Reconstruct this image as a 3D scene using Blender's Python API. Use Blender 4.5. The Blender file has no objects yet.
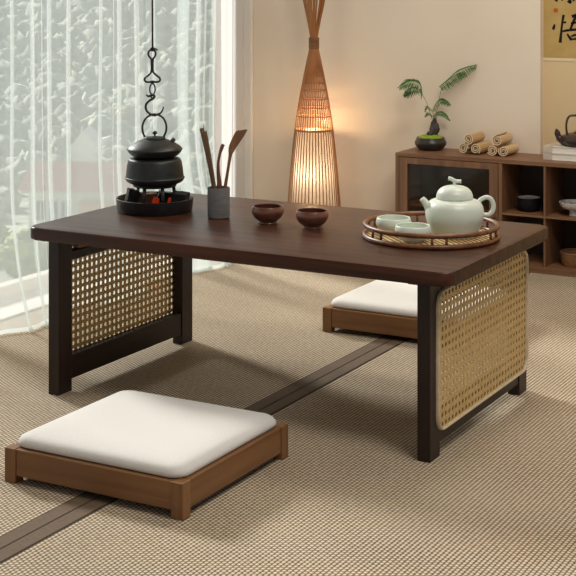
import bpy, bmesh, math, random
from mathutils import Vector, Matrix, noise

random.seed(7)
S = bpy.context.scene
COL = S.collection
PI = math.pi

# ------------------------------------------------------------------ helpers
def lin(c):
    def f(v):
        v /= 255.0
        return v / 12.92 if v <= 0.04045 else ((v + 0.055) / 1.055) ** 2.4
    return (f(c[0]), f(c[1]), f(c[2]), 1.0)

def newmat(name):
    m = bpy.data.materials.new(name)
    m.use_nodes = True
    nt = m.node_tree
    for n in list(nt.nodes):
        nt.nodes.remove(n)
    out = nt.nodes.new('ShaderNodeOutputMaterial')
    return m, nt, out

def pbr(name, col, rough=0.5, var=None, scale=(8, 8, 8), detail=3, bump=0.0, spec=0.5, ramp=(0.35, 0.65),
        coat=0.0, emit=None, estr=0.0, bscale=None):
    """principled material: two colours mixed by a stretched noise, optional bump"""
    m, nt, out = newmat(name)
    b = nt.nodes.new('ShaderNodeBsdfPrincipled')
    nt.links.new(b.outputs[0], out.inputs[0])
    b.inputs['Roughness'].default_value = rough
    b.inputs['Specular IOR Level'].default_value = spec
    b.inputs['Coat Weight'].default_value = coat
    c1 = lin(col)
    c2 = lin(var) if var else tuple(min(1, x * 1.12) for x in c1[:3]) + (1,)
    tc = nt.nodes.new('ShaderNodeTexCoord')
    mp = nt.nodes.new('ShaderNodeMapping')
    mp.inputs['Scale'].default_value = scale
    nz = nt.nodes.new('ShaderNodeTexNoise')
    nz.inputs['Scale'].default_value = 1.0
    nz.inputs['Detail'].default_value = detail
    nt.links.new(tc.outputs['Object'], mp.inputs[0])
    nt.links.new(mp.outputs[0], nz.inputs['Vector'])
    r = nt.nodes.new('ShaderNodeValToRGB')
    r.color_ramp.elements[0].position = ramp[0]
    r.color_ramp.elements[1].position = ramp[1]
    r.color_ramp.elements[0].color = c1
    r.color_ramp.elements[1].color = c2
    nt.links.new(nz.outputs[0], r.inputs[0])
    nt.links.new(r.outputs[0], b.inputs['Base Color'])
    if bump:
        bp = nt.nodes.new('ShaderNodeBump')
        bp.inputs['Strength'].default_value = bump
        bp.inputs['Distance'].default_value = 0.002
        src = nz
        if bscale:
            nz2 = nt.nodes.new('ShaderNodeTexNoise')
            nz2.inputs['Scale'].default_value = bscale
            nt.links.new(tc.outputs['Object'], nz2.inputs['Vector'])
            src = nz2
        nt.links.new(src.outputs[0], bp.inputs['Height'])
        nt.links.new(bp.outputs[0], b.inputs['Normal'])
    if emit:
        b.inputs['Emission Color'].default_value = lin(emit)
        b.inputs['Emission Strength'].default_value = estr
    return m

def wood(name, dark, light, axis='x', rough=0.4, bump=0.08, coat=0.0, spec=0.5):
    sc = {'x': (1.6, 38, 38), 'y': (38, 1.6, 38), 'z': (38, 38, 1.6)}[axis]
    return pbr(name, dark, rough, light, sc, 5, bump, spec, (0.3, 0.72), coat)

def obj(name, bm, mat, parent=None, smooth=False, angle=None):
    me = bpy.data.meshes.new(name)
    bmesh.ops.recalc_face_normals(bm, faces=bm.faces[:])
    bm.to_mesh(me)
    bm.free()
    for m in (mat if isinstance(mat, (list, tuple)) else [mat]):
        me.materials.append(m)
    if smooth:
        me.polygons.foreach_set('use_smooth', [True] * len(me.polygons))
        if angle:
            me.set_sharp_from_angle(angle=math.radians(angle))
    o = bpy.data.objects.new(name, me)
    COL.objects.link(o)
    if parent is not None:
        o.parent = parent
    return o

def tag(o, label, cat, group=None):
    o['label'] = label
    o['category'] = cat
    if group:
        o['group'] = group
    return o

def thing(name, label, cat, loc=(0, 0, 0), rz=0.0, group=None):
    o = bpy.data.objects.new(name, None)
    o.empty_display_size = 0.05
    COL.objects.link(o)
    o.location = loc
    o.rotation_euler = (0, 0, rz)
    return tag(o, label, cat, group)

def structure(name, bm, mat, smooth=False, label=None, **k):
    o = obj(name, bm, mat, None, smooth, **k)
    o['kind'] = 'structure'
    return o

def copy_tree(o, parent=None):
    c = o.copy()
    COL.objects.link(c)
    if parent is not None:
        c.parent = parent
    for ch in list(o.children):
        copy_tree(ch, c)
    return c

def box(bm, lo, hi, bev=0.0, seg=2, rot=None):
    r = bmesh.ops.create_cube(bm, size=1.0)
    vs = r['verts']
    lo = Vector(lo); hi = Vector(hi)
    c = (lo + hi) / 2; s = hi - lo
    for v in vs:
        v.co = Vector((v.co.x * s.x, v.co.y * s.y, v.co.z * s.z))
    if bev:
        es = list({e for v in vs for e in v.link_edges})
        g = bmesh.ops.bevel(bm, geom=es, offset=bev, segments=seg, affect='EDGES', profile=0.5)
        vs = list({v for f in g['faces'] for v in f.verts} | {v for v in vs if v.is_valid})
    for v in vs:
        if rot is not None:
            v.co = rot @ v.co
        v.co += c
    return vs

def B(lo, hi, bev=0.0, seg=2, rot=None):
    bm = bmesh.new()
    box(bm, lo, hi, bev, seg, rot)
    return bm

def lathe(bm, prof, seg=48, cx=0, cy=0, close=False):
    rings = []
    for r, z in prof:
        if r < 1e-6:
            rings.append([bm.verts.new((cx, cy, z))])
        else:
            rings.append([bm.verts.new((cx + r * math.cos(2 * PI * i / seg), cy + r * math.sin(2 * PI * i / seg), z))
                          for i in range(seg)])
    pairs = list(zip(rings[:-1], rings[1:]))
    if close:
        pairs.append((rings[-1], rings[0]))
    for a, b in pairs:
        for i in range(seg):
            j = (i + 1) % seg
            if len(a) == 1 and len(b) == 1:
                continue
            if len(a) == 1:
                bm.faces.new((a[0], b[i], b[j]))
            elif len(b) == 1:
                bm.faces.new((a[i], a[j], b[0]))
            else:
                bm.faces.new((a[i], a[j], b[j], b[i]))
    return bm

def smooth_prof(pts, n=6):
    """Catmull-Rom through points (any dimension)"""
    P = [Vector(p) for p in pts]
    out = []
    for i in range(len(P) - 1):
        p0 = P[i - 1] if i > 0 else P[i] * 2 - P[i + 1]
        p1, p2 = P[i], P[i + 1]
        p3 = P[i + 2] if i + 2 < len(P) else P[i + 1] * 2 - P[i]
        for k in range(n):
            t = k / n
            out.append(0.5 * ((2 * p1) + (p2 - p0) * t + (2 * p0 - 5 * p1 + 4 * p2 - p3) * t * t +
                              (3 * p1 - p0 - 3 * p2 + p3) * t * t * t))
    out.append(P[-1])
    return out

def tube(bm, pts, rad, seg=10, closed=False, flat=1.0, side=None):
    """sweep a round (or flattened) section along pts; rad may be a list"""
    P = [Vector(p) for p in pts]
    n = len(P)
    R = rad if isinstance(rad, (list, tuple)) else [rad] * n
    rings = []
    prev = None
    for i in range(n):
        if closed:
            t = (P[(i + 1) % n] - P[i - 1]).normalized()
        else:
            t = (P[min(i + 1, n - 1)] - P[max(i - 1, 0)]).normalized()
        if side is not None:
            a = Vector(side) - t * t.dot(Vector(side))
        elif prev is None:
            a = Vector((0, 0, 1)) if abs(t.z) < 0.9 else Vector((1, 0, 0))
            a = a - t * t.dot(a)
        else:
            a = prev - t * t.dot(prev)
        a.normalize()
        prev = a
        b = t.cross(a)
        rings.append([bm.verts.new(P[i] + (a * math.cos(2 * PI * k / seg) + b * math.sin(2 * PI * k / seg) * flat) * R[i])
                      for k in range(seg)])
    m = n if closed else n - 1
    for i in range(m):
        A, Bq = rings[i], rings[(i + 1) % n]
        for k in range(seg):
            j = (k + 1) % seg
            bm.faces.new((A[k], A[j], Bq[j], Bq[k]))
    if not closed:
        bm.faces.new(rings[0][::-1])
        bm.faces.new(rings[-1])
    return bm

def T(pts, rad, seg=10, closed=False, flat=1.0, side=None):
    return tube(bmesh.new(), pts, rad, seg, closed, flat, side)

def prism(bm, outline, axis, a, b):
    """extrude a closed 2D outline; axis 'y': outline=(x,z); 'x': (y,z); 'z': (x,y)"""
    def mk(p, t):
        return {'y': (p[0], t, p[1]), 'x': (t, p[0], p[1]), 'z': (p[0], p[1], t)}[axis]
    A = [bm.verts.new(mk(p, a)) for p in outline]
    Bv = [bm.verts.new(mk(p, b)) for p in outline]
    n = len(outline)
    bm.faces.new(A); bm.faces.new(Bv[::-1])
    for i in range(n):
        bm.faces.new((A[i], A[(i + 1) % n], Bv[(i + 1) % n], Bv[i]))
    return bm

def rrect(x0, x1, y0, y1, r, n=6):
    o = []
    for cx, cy, a in ((x1 - r, y1 - r, 0), (x0 + r, y1 - r, 90), (x0 + r, y0 + r, 180), (x1 - r, y0 + r, 270)):
        for k in range(n + 1):
            t = math.radians(a + 90 * k / n)
            o.append((cx + r * math.cos(t), cy + r * math.sin(t)))
    return o

# ------------------------------------------------------------------ camera
YAW = 0.5068
CAM = Vector((2.3936, -3.0006, 1.1222))
FPX = 1420.04
cd = bpy.data.cameras.new('camera')
cam = bpy.data.objects.new('camera', cd)
COL.objects.link(cam)
cam.location = CAM
cam.rotation_euler = (PI / 2, 0, YAW)
cd.sensor_width = 36
cd.lens = FPX / 576 * 36
cd.shift_y = -(288 + 26.755) / 576
cd.clip_end = 2000
S.camera = cam
RT = Vector((math.cos(YAW), math.sin(YAW), 0))
FW = Vector((-math.sin(YAW), math.cos(YAW), 0))

def far(u, d, z=0.0):
    """ground position d metres ahead in the direction of image column u (used for the view outside)"""
    p = CAM + (FW + RT * ((u - 288) / FPX)) * d
    return Vector((p.x, p.y, z))

# ------------------------------------------------------------------ materials
M = {}
M['table_top'] = wood('dark_walnut_top', (34, 18, 11), (84, 48, 31), 'x', 0.36, 0.05, spec=0.28)
M['table_leg'] = wood('dark_walnut_leg', (30, 17, 13), (48, 29, 22), 'z', 0.42, 0.05, spec=0.35)
M['table_rail'] = wood('dark_walnut_rail', (30, 17, 13), (48, 29, 22), 'y', 0.42, 0.05, spec=0.35)
M['cane'] = pbr('cane', (198, 164, 106), 0.55, (222, 190, 132), (160, 160, 160), 2, 0.25)
M['cane_rim'] = pbr('cane_rim', (204, 186, 156), 0.5, (216, 199, 170), (60, 60, 60), 2, 0.1)
M['seat_x'] = wood('oak_seat_x', (116, 77, 45), (150, 106, 66), 'x', 0.42)
M['seat_y'] = wood('oak_seat_y', (116, 77, 45), (150, 106, 66), 'y', 0.42)
M['seat_z'] = wood('oak_seat_z', (116, 77, 45), (150, 106, 66), 'z', 0.42)
M['cab_x'] = wood('walnut_cabinet_x', (108, 74, 50), (140, 100, 70), 'x', 0.45)
M['cab_z'] = wood('walnut_cabinet_z', (104, 72, 48), (136, 97, 68), 'z', 0.45)
M['cab_back_shaded'] = wood('walnut_cabinet_back_shaded', (48, 33, 24), (62, 43, 31), 'z', 0.55)  # walnut darkened: the shade inside the cabinet is put into its colour
M['iron'] = pbr('cast_iron', (25, 27, 26), 0.45, (37, 39, 37), (90, 90, 90), 3, 0.12, 0.5)
M['iron_dark'] = pbr('black_iron', (24, 24, 26), 0.42, (34, 34, 36), (60, 60, 60), 2, 0.05, 0.5)
M['wire'] = pbr('forged_iron', (26, 25, 24), 0.45, (38, 36, 34), (80, 80, 80), 2, 0.05)
M['stone_cup'] = pbr('grey_stoneware', (92, 92, 92), 0.6, (106, 105, 104), (40, 40, 120), 3, 0.1)
M['tool_a'] = wood('dark_bamboo_tool', (92, 66, 44), (126, 94, 62), 'z', 0.5)
M['tool_b'] = wood('red_brown_tool', (104, 66, 46), (136, 90, 64), 'z', 0.5)
M['tool_c'] = wood('spatula_wood', (100, 66, 42), (134, 94, 62), 'z', 0.5)
M['clay'] = pbr('brown_glaze', (98, 58, 44), 0.22, (118, 74, 56), (30, 30, 60), 3, 0.02, 0.5, coat=0.3)
M['clay_in'] = pbr('brown_glaze_inside', (74, 40, 30), 0.3, (88, 50, 38), (30, 30, 60), 3)
M['celadon'] = pbr('celadon_glaze', (206, 214, 202), 0.36, (213, 220, 209), (10, 10, 10), 2, 0.0, 0.5)
M['celadon_in'] = pbr('celadon_inside', (200, 209, 195), 0.35, (207, 215, 202), (10, 10, 10), 2)
M['tray_wood'] = pbr('tray_cane', (98, 58, 32), 0.42, (128, 82, 48), (60, 60, 60), 3, 0.05)
M['pot_black'] = pbr('black_ceramic', (38, 36, 34), 0.4, (50, 47, 44), (40, 40, 60), 3, 0.05)
M['moss'] = pbr('moss', (118, 148, 22), 0.9, (164, 186, 52), (160, 160, 160), 4, 0.8)
M['rock'] = pbr('dark_rock', (40, 34, 34), 0.7, (82, 72, 70), (60, 60, 60), 4, 0.7)
M['fern'] = pbr('fern_leaf', (44, 82, 30), 0.5, (82, 124, 50), (60, 60, 60), 2)
M['stem'] = pbr('fern_stem', (116, 116, 66), 0.5, (140, 132, 80), (60, 60, 60), 2)
M['bamboo'] = wood('bamboo_roll', (188, 152, 106), (222, 190, 144), 'y', 0.5)
M['slat'] = wood('bamboo_slat', (150, 92, 46), (182, 122, 66), 'z', 0.45)
M['tie'] = pbr('lamp_binding', (112, 72, 42), 0.6, (140, 94, 56), (20, 20, 400), 2, 0.4)
M['book'] = pbr('white_book', (226, 220, 208), 0.5, (234, 229, 218), (30, 30, 30), 2)
M['book_band'] = pbr('book_spine_band', (196, 182, 168), 0.45, (206, 192, 178), (30, 30, 30), 2)
M['pages'] = pbr('book_pages', (236, 231, 220), 0.7, (224, 218, 206), (4, 4, 900), 2)
M['teapot_dark'] = pbr('dark_clay', (46, 32, 28), 0.3, (62, 44, 38), (30, 30, 30), 2, 0.03)
M['bowl_black'] = pbr('black_bowl', (10, 10, 13), 0.6, (17, 17, 20), (30, 30, 30), 2, 0.0, 0.25)
M['bowl_grey'] = pbr('bowl_inside_grey', (168, 164, 158), 0.4, (184, 180, 174), (30, 30, 30), 2)
M['bowl_white'] = pbr('white_bowl', (206, 202, 196), 0.4, (178, 172, 166), (60, 60, 60), 4, ramp=(0.5, 0.62))
M['basket'] = pbr('brown_basket', (120, 82, 52), 0.6, (146, 104, 68), (120, 120, 200), 2, 0.5)
M['charcoal'] = pbr('charcoal', (22, 20, 19), 0.8, (44, 39, 36), (90, 90, 90), 4, 0.8)
M['log'] = wood('split_log', (104, 70, 46), (156, 112, 76), 'x', 0.7, 0.4)
M['ember'] = pbr('ember', (90, 24, 10), 0.8, (160, 50, 16), (120, 120, 120), 3, 0.5, emit=(235, 66, 22), estr=0.2)
M['ash'] = pbr('ash_bed', (40, 36, 34), 0.95, (66, 58, 54), (140, 140, 140), 4, 0.8)
M['brass'] = pbr('brass_hinge', (150, 108, 70), 0.4, (164, 122, 82), (30, 30, 30), 2)
M['white_paint'] = pbr('white_paint', (226, 220, 212), 0.5, (230, 225, 217), (4, 4, 4), 2)
M['threshold'] = pbr('pale_stone', (224, 222, 214), 0.5, (234, 232, 226), (12, 12, 12), 3)
M['ceiling'] = pbr('ceiling_paint', (226, 216, 202), 0.8, (230, 221, 208), (3, 3, 3), 2)
M['wall'] = pbr('plaster', (229, 214, 194), 0.85, (233, 219, 200), (3, 3, 3), 4, 0.06, 0.3, bscale=120)
M['wall_tan'] = pbr('tan_wall', (216, 190, 148), 0.85, (221, 196, 155), (3, 3, 3), 4, 0.06, 0.3, bscale=120)
M['art'] = pbr('scroll_paper', (180, 150, 92), 0.8, (194, 165, 106), (9, 9, 9), 4, 0.0, 0.2)
M['art_border'] = pbr('scroll_border', (226, 206, 170), 0.8, (230, 211, 176), (9, 9, 9), 2, 0.0, 0.2)
M['ink'] = pbr('ink', (26, 20, 18), 0.8, (34, 27, 24), (40, 40, 40), 2, 0.0, 0.2)
M['seal'] = pbr('red_seal', (178, 74, 34), 0.8, (190, 92, 50), (200, 200, 200), 2, 0.0, 0.2)
M['border_cloth'] = pbr('tatami_border', (94, 76, 58), 0.85, (110, 91, 71), (60, 500, 60), 2, 0.1)
M['border_line'] = pbr('tatami_border_line', (36, 27, 20), 0.85, (46, 35, 27), (60, 60, 60), 2)

def cushion_mat():
    m = pbr('cream_fabric', (222, 220, 216), 0.9, (228, 226, 222), (300, 300, 300), 2, 0.25, 0.2)
    m.node_tree.nodes['Principled BSDF'].inputs['Sheen Weight'].default_value = 0.15
    return m
M['cushion'] = cushion_mat()

def sheer(name, tr, col=(240, 248, 247)):
    m, nt, out = newmat(name)
    t = nt.nodes.new('ShaderNodeBsdfTransparent')
    d = nt.nodes.new('ShaderNodeBsdfDiffuse')
    l = nt.nodes.new('ShaderNodeBsdfTranslucent')
    d.inputs[0].default_value = lin(col)
    l.inputs[0].default_value = lin(col)
    a = nt.nodes.new('ShaderNodeMixShader'); a.inputs[0].default_value = 0.6
    b = nt.nodes.new('ShaderNodeMixShader'); b.inputs[0].default_value = 1 - tr
    nt.links.new(d.outputs[0], a.inputs[1]); nt.links.new(l.outputs[0], a.inputs[2])
    nt.links.new(t.outputs[0], b.inputs[1]); nt.links.new(a.outputs[0], b.inputs[2])
    nt.links.new(b.outputs[0], out.inputs[0])
    return m
M['sheer'] = sheer('sheer_voile', 0.63)
M['sheer_hem'] = sheer('sheer_voile_hem', 0.35)
M['drape'] = sheer('white_drape', 0.0, (232, 231, 230))
M['lamp_paper'] = sheer('lamp_paper', 0.05, (250, 240, 224))

def pane(name, tint, gloss):
    m, nt, out = newmat(name)
    t = nt.nodes.new('ShaderNodeBsdfTransparent'); t.inputs[0].default_value = tint
    g = nt.nodes.new('ShaderNodeBsdfGlossy'); g.inputs['Roughness'].default_value = 0.05
    x = nt.nodes.new('ShaderNodeMixShader'); x.inputs[0].default_value = gloss
    nt.links.new(t.outputs[0], x.inputs[1]); nt.links.new(g.outputs[0], x.inputs[2])
    nt.links.new(x.outputs[0], out.inputs[0])
    return m
M['glass'] = pane('window_glass', (0.98, 0.985, 0.98, 1), 0.005)
M['smoked'] = pane('smoked_glass', (0.80, 0.72, 0.65, 1), 0.025)

def tatami():
    m, nt, out = newmat('woven_tatami')
    N = nt.nodes.new; Lk = nt.links.new
    b = N('ShaderNodeBsdfPrincipled'); Lk(b.outputs[0], out.inputs[0])
    b.inputs['Roughness'].default_value = 0.8
    b.inputs['Specular IOR Level'].default_value = 0.25
    tc = N('ShaderNodeTexCoord')
    sp = N('ShaderNodeSeparateXYZ'); Lk(tc.outputs['Object'], sp.inputs[0])
    def mth(op, a, c=None):
        n = N('ShaderNodeMath'); n.operation = op
        for i, v in enumerate((a, c)):
            if v is None: continue
            if isinstance(v, (int, float)): n.inputs[i].default_value = v
            else: Lk(v, n.inputs[i])
        return n.outputs[0]
    px, py = 0.0098, 0.0112
    kx = mth('MULTIPLY', sp.outputs[0], PI / px)
    row = mth('FLOOR', mth('DIVIDE', sp.outputs[0], px))
    ky = mth('ADD', mth('MULTIPLY', sp.outputs[1], PI / py), mth('MULTIPLY', row, PI / 2))
    hx = mth('ABSOLUTE', mth('SINE', kx))
    hy = mth('ABSOLUTE', mth('SINE', ky))
    h = mth('MULTIPLY', mth('POWER', hx, 0.6), mth('POWER', hy, 0.5))
    nz = N('ShaderNodeTexNoise'); nz.inputs['Scale'].default_value = 90; nz.inputs['Detail'].default_value = 3
    Lk(tc.outputs['Object'], nz.inputs['Vector'])
    nb = N('ShaderNodeTexNoise'); nb.inputs['Scale'].default_value = 2.5; nb.inputs['Detail'].default_value = 3
    Lk(tc.outputs['Object'], nb.inputs['Vector'])
    r = N('ShaderNodeValToRGB')
    e = r.color_ramp.elements
    e[0].position = 0.12; e[0].color = lin((70, 58, 44))
    e[1].position = 0.95; e[1].color = lin((218, 205, 181))
    q = e.new(0.5); q.color = lin((164, 143, 117))
    v = mth('ADD', h, mth('MULTIPLY', mth('SUBTRACT', nz.outputs[0], 0.5), 0.5))
    v = mth('ADD', v, mth('MULTIPLY', mth('SUBTRACT', nb.outputs[0], 0.5), 0.25))
    Lk(v, r.inputs[0])
    Lk(r.outputs[0], b.inputs['Base Color'])
    bp = N('ShaderNodeBump'); bp.inputs['Strength'].default_value = 0.6; bp.inputs['Distance'].default_value = 0.003
    Lk(h, bp.inputs['Height']); Lk(bp.outputs[0], b.inputs['Normal'])
    return m
M['tatami'] = tatami()

# ------------------------------------------------------------------ setting
WX = -0.78          # inner face of the window wall
WY = 2.32           # inner face of the back wall
CZ = 2.45
structure('floor', B((WX - 0.12, -3.6, -0.06), (3.0, 2.5, 0.0)), M['tatami'])
# woven borders of the two mats
structure('trim_1', B((0.5235, -3.6, 0.0), (0.5605, WY, 0.0018), 0.0006), M['border_cloth'])
structure('trim_2', B((0.5650, -3.6, 0.0), (0.6020, WY, 0.0018), 0.0006), M['border_cloth'])
bm = bmesh.new()
for x0, x1 in ((0.5195, 0.5235), (0.5605, 0.5650), (0.6020, 0.6055)):
    box(bm, (x0, -3.6, 0.0), (x1, WY, 0.0010))
structure('trim_3', bm, M['border_line'])
# back wall with a shallow alcove on its right
structure('wall_back', B((WX - 0.12, WY, 0), (0.566, WY + 0.12, CZ), 0.0), M['wall'])
structure('wall_alcove', B((0.566, WY + 0.026, 0), (3.0, WY + 0.12, CZ)), M['wall_tan'])
structure('ceiling', B((WX - 0.12, -3.6, CZ), (3.0, WY + 0.12, CZ + 0.06)), M['ceiling'])
# window wall: solid above the opening and beyond its ends
bm = bmesh.new()
OY0, OY1, OZ = -2.6, 2.26, 2.30
box(bm, (WX - 0.12, OY1, 0), (WX, WY, CZ))
box(bm, (WX - 0.12, -3.6, 0), (WX, OY0, CZ))
box(bm, (WX - 0.12, OY0, OZ), (WX, OY1, CZ))
structure('wall_left', bm, M['wall'])
structure('trim_4', B((WX, WY - 0.022, 0), (WX + 0.050, WY, 2.42), 0.005), M['white_paint'])
# pale stone threshold under the window
structure('trim_5', B((WX - 0.12, OY0, 0.0), (WX + 0.14, OY1, 0.006), 0.002), M['threshold'])
# window: frame + panes
bm = bmesh.new()
X0, X1 = WX - 0.085, WX - 0.035
box(bm, (X0, OY0, 0.006), (X1, OY1, 0.050), 0.004)
box(bm, (X0, OY0, OZ - 0.05), (X1, OY1, OZ), 0.004)
for y in (OY0, -1.10, 0.42, OY1 - 0.05):
    box(bm, (X0, y, 0.050), (X1, y + 0.05, OZ - 0.05), 0.004)
win = structure('window_1', bm, M['white_paint'])
for a, b in ((OY0 + .05, -1.10), (-1.05, 0.42), (0.47, OY1 - .05)):
    obj('pane', B((WX - 0.064, a, 0.05), (WX - 0.056, b, OZ - 0.05)), M['glass'], win)

# ------------------------------------------------------------------ sheer curtain
def curtain_profile():
    """(y, x offset) along the cloth: broad waves with narrow stacked pleats"""
    pleats = [(-0.62, .02), (-0.40, .018), (-0.16, .02), (0.08, .018), (0.30, .016), (0.480, .013), (0.555, .027), (0.681, .013), (0.777, .013),
              (0.931, .012), (1.050, .014), (1.166, .012), (1.288, .011), (1.425, .085), (1.565, .016)]
    soft = [0.40, 0.62, 1.00, 1.24]
    end = 1.625
    pts = []
    y = -0.9
    def wave(t):
        o = 0.012 * math.sin(t * 14.0) + 0.007 * math.sin(t * 33.0 + 1.0)
        for s in soft:
            d = (t - s) / 0.022
            o += 0.020 * math.exp(-d * d)
        return o
    pi = 0
    while y < end:
        if pi < len(pleats) and y >= pleats[pi][0]:
            c, w = pleats[pi]
            x = wave(y)
            pts += [(c + w * .55, x + .004), (c + w, x + .008), (c + w + .002, x + .013), (c + w * .5, x + .016),
                    (c, x + .018), (c - .002, x + .023), (c + w * .5, x + .026)]
            y = c + w + .004
            pi += 1
        pts.append((y, wave(y)))
        y += 0.010
    # gathered edge
    for k, (dy, dx) in enumerate(((.012, .01), (.0, .016), (-.016, .02), (-.03, .026), (-.016, .032), (.004, .036), (.020, .04), (.024, .048), (.008, .055), (-.015, .06))):
        pts.append((end + dy, dx))
    return pts

prof = curtain_profile()
def hem_x(y):
    return 0.045 + 0.030 * math.sin(y * 13.0 + 0.6) + 0.02 * math.sin(y * 29.0)
ct = thing('sheer_curtain', 'white sheer floor-length curtain with narrow pleats across the window', 'curtain', (-0.555, 0.0, 0.0))
def cloth(z0, z1, n, off=0.0):
    bm = bmesh.new()
    rows = []
    for i in range(n + 1):
        z = z0 + (z1 - z0) * i / n
        f = max(0.0, 1 - z / 0.55)
        k = f * f
        row = []
        for (y, x) in prof:
            sway = 0.004 * math.sin(z * 5 + y * 9)
            yy = y + 0.055 * k * max(0, (y - 1.2) / 0.4) + 0.003 * math.sin(z * 4 + y * 6)
            row.append(bm.verts.new((x + sway + hem_x(y) * k + off, yy, z)))
        rows.append(row)
    for a, b in zip(rows[:-1], rows[1:]):
        for i in range(len(prof) - 1):
            bm.faces.new((a[i], a[i + 1], b[i + 1], b[i]))
    return bm
obj('fabric', cloth(0.004, 2.36, 44), M['sheer'], ct, True)
obj('hem', cloth(0.003, 0.016, 2, 0.003), M['sheer_hem'], ct, True)
bm = T([(0.01, -1.0, 2.37), (0.01, 1.70, 2.37)], 0.012, 12)
box(bm, (-0.225, -0.95, 2.36), (0.01, -0.93, 2.38)); box(bm, (-0.225, 1.67, 2.36), (0.01, 1.69, 2.38))
obj('rod', bm, M['white_paint'], ct, True, 40)

# white opaque drape stacked beside the corner
dr = thing('window_drape', 'thick white drape gathered in soft folds between sheer curtain and room corner', 'curtain', (-0.70, 0.0, 0.0))
dp = smooth_prof([(1.955, .030, 0), (1.935, .012, 0), (1.945, -.006, 0), (1.968, .012, 0), (2.000, .020, 0), (2.026, .016, 0), (2.036, -.012, 0), (2.052, -.020, 0), (2.080, -.006, 0),
                  (2.098, -.002, 0), (2.104, -.034, 0), (2.125, -.040, 0), (2.150, -.030, 0), (2.166, -.028, 0), (2.172, -.046, 0), (2.200, -.042, 0), (2.235, -.036, 0), (2.262, -.044, 0)], 5)
bm = bmesh.new()
rows = []
for i in range(25):
    z = 0.004 + 2.356 * i / 24
    rows.append([bm.verts.new((q.y + .002 * math.sin(z * 3 + q.x * 20), q.x + .002 * math.sin(z * 2.2), z)) for q in dp])
for A, Bq in zip(rows[:-1], rows[1:]):
    for i in range(len(dp) - 1):
        bm.faces.new((A[i], A[i + 1], Bq[i + 1], Bq[i]))
obj('fabric', bm, M['drape'], dr, True)
obj('rod', T([(-.02, 1.92, 2.37), (-.02, 2.31, 2.37)], .010, 12), M['white_paint'], dr, True)

# ------------------------------------------------------------------ low table
L, D, t, w = 1.10, 0.653, 0.0306, 0.057
Z0, Z1 = 0.4118, 0.4448
tb = thing('low_table', 'dark walnut low tea table with cane side panels standing on the tatami floor', 'table', (0, 0, 0))
bm = bmesh.new()
o2 = rrect(-0.060, 1.160, -0.024, 0.677, 0.030, 8)
prism(bm, o2, 'z', Z0, Z1)
es = [e for e in bm.edges if abs(e.verts[0].co.z - e.verts[1].co.z) < 1e-6]
bmesh.ops.bevel(bm, geom=es, offset=0.0055, segments=3, affect='EDGES', profile=0.5)
obj('tabletop', bm, M['table_top'], tb, True, 35)

def cane_sheet(xc, thick=0.0022):
    """cane webbing with real octagonal holes, clipped by a rounded outline"""
    y0, y1, z0, z1 = 0.036, 0.643, 0.061, 0.383
    ny, nz = 29, 16
    dy, dz = (y1 - y0) / ny, (z1 - z0) / nz
    bm = bmesh.new()
    cache = {}
    def V(y, z):
        k = (round(y, 5), round(z, 5))
        if k not in cache:
            cache[k] = bm.verts.new((xc, y, z))
        return cache[k]
    r = 0.030
    for i in range(ny):
        for j in range(nz):
            cy, cz = y0 + (i + .5) * dy, z0 + (j + .5) * dz
            ex = max(0, max(y0 + r - cy, cy - (y1 - r))); ez = max(0, max(z0 + r - cz, cz - (z1 - r)))
            if math.hypot(ex, ez) > r - 0.004:
                continue
            hy, hz = dy / 2, dz / 2
            a, c = 0.245 * dy, 0.29 * dz
            q = 0.5
            sq = [(hy, -hz), (hy, 0), (hy, hz), (0, hz), (-hy, hz), (-hy, 0), (-hy, -hz), (0, -hz)]
            oc = [(a, -c * q), (a, c * q), (a * q, c), (-a * q, c), (-a, c * q), (-a, -c * q), (-a * q, -c), (a * q, -c)]
            s = [V(cy + p[0], cz + p[1]) for p in sq]
            h = [V(cy + p[0], cz + p[1]) for p in oc]
            # between square ring and octagon
            for k in range(8):
                k2 = (k + 1) % 8
                pass
            bm.faces.new((s[0], s[1], h[1], h[0])); bm.faces.new((s[1], s[2], h[2], h[1]))
            bm.faces.new((s[2], s[3], h[2])) ; bm.faces.new((s[3], h[3], h[2]))
            bm.faces.new((s[3], s[4], h[3])); bm.faces.new((s[4], h[4], h[3]))
            bm.faces.new((s[4], s[5], h[4])); bm.faces.new((s[5], h[5], h[4]))
            bm.faces.new((s[5], s[6], h[5])); bm.faces.new((s[6], h[6], h[5]))
            bm.faces.new((s[6], s[7], h[6])); bm.faces.new((s[7], h[7], h[6]))
            bm.faces.new((s[7], s[0], h[7])); bm.faces.new((s[0], h[0], h[7]))
    g = bmesh.ops.extrude_face_region(bm, geom=bm.faces[:])
    for e in g['geom']:
        if isinstance(e, bmesh.types.BMVert):
            e.co.x += thick
    return bm

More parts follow.
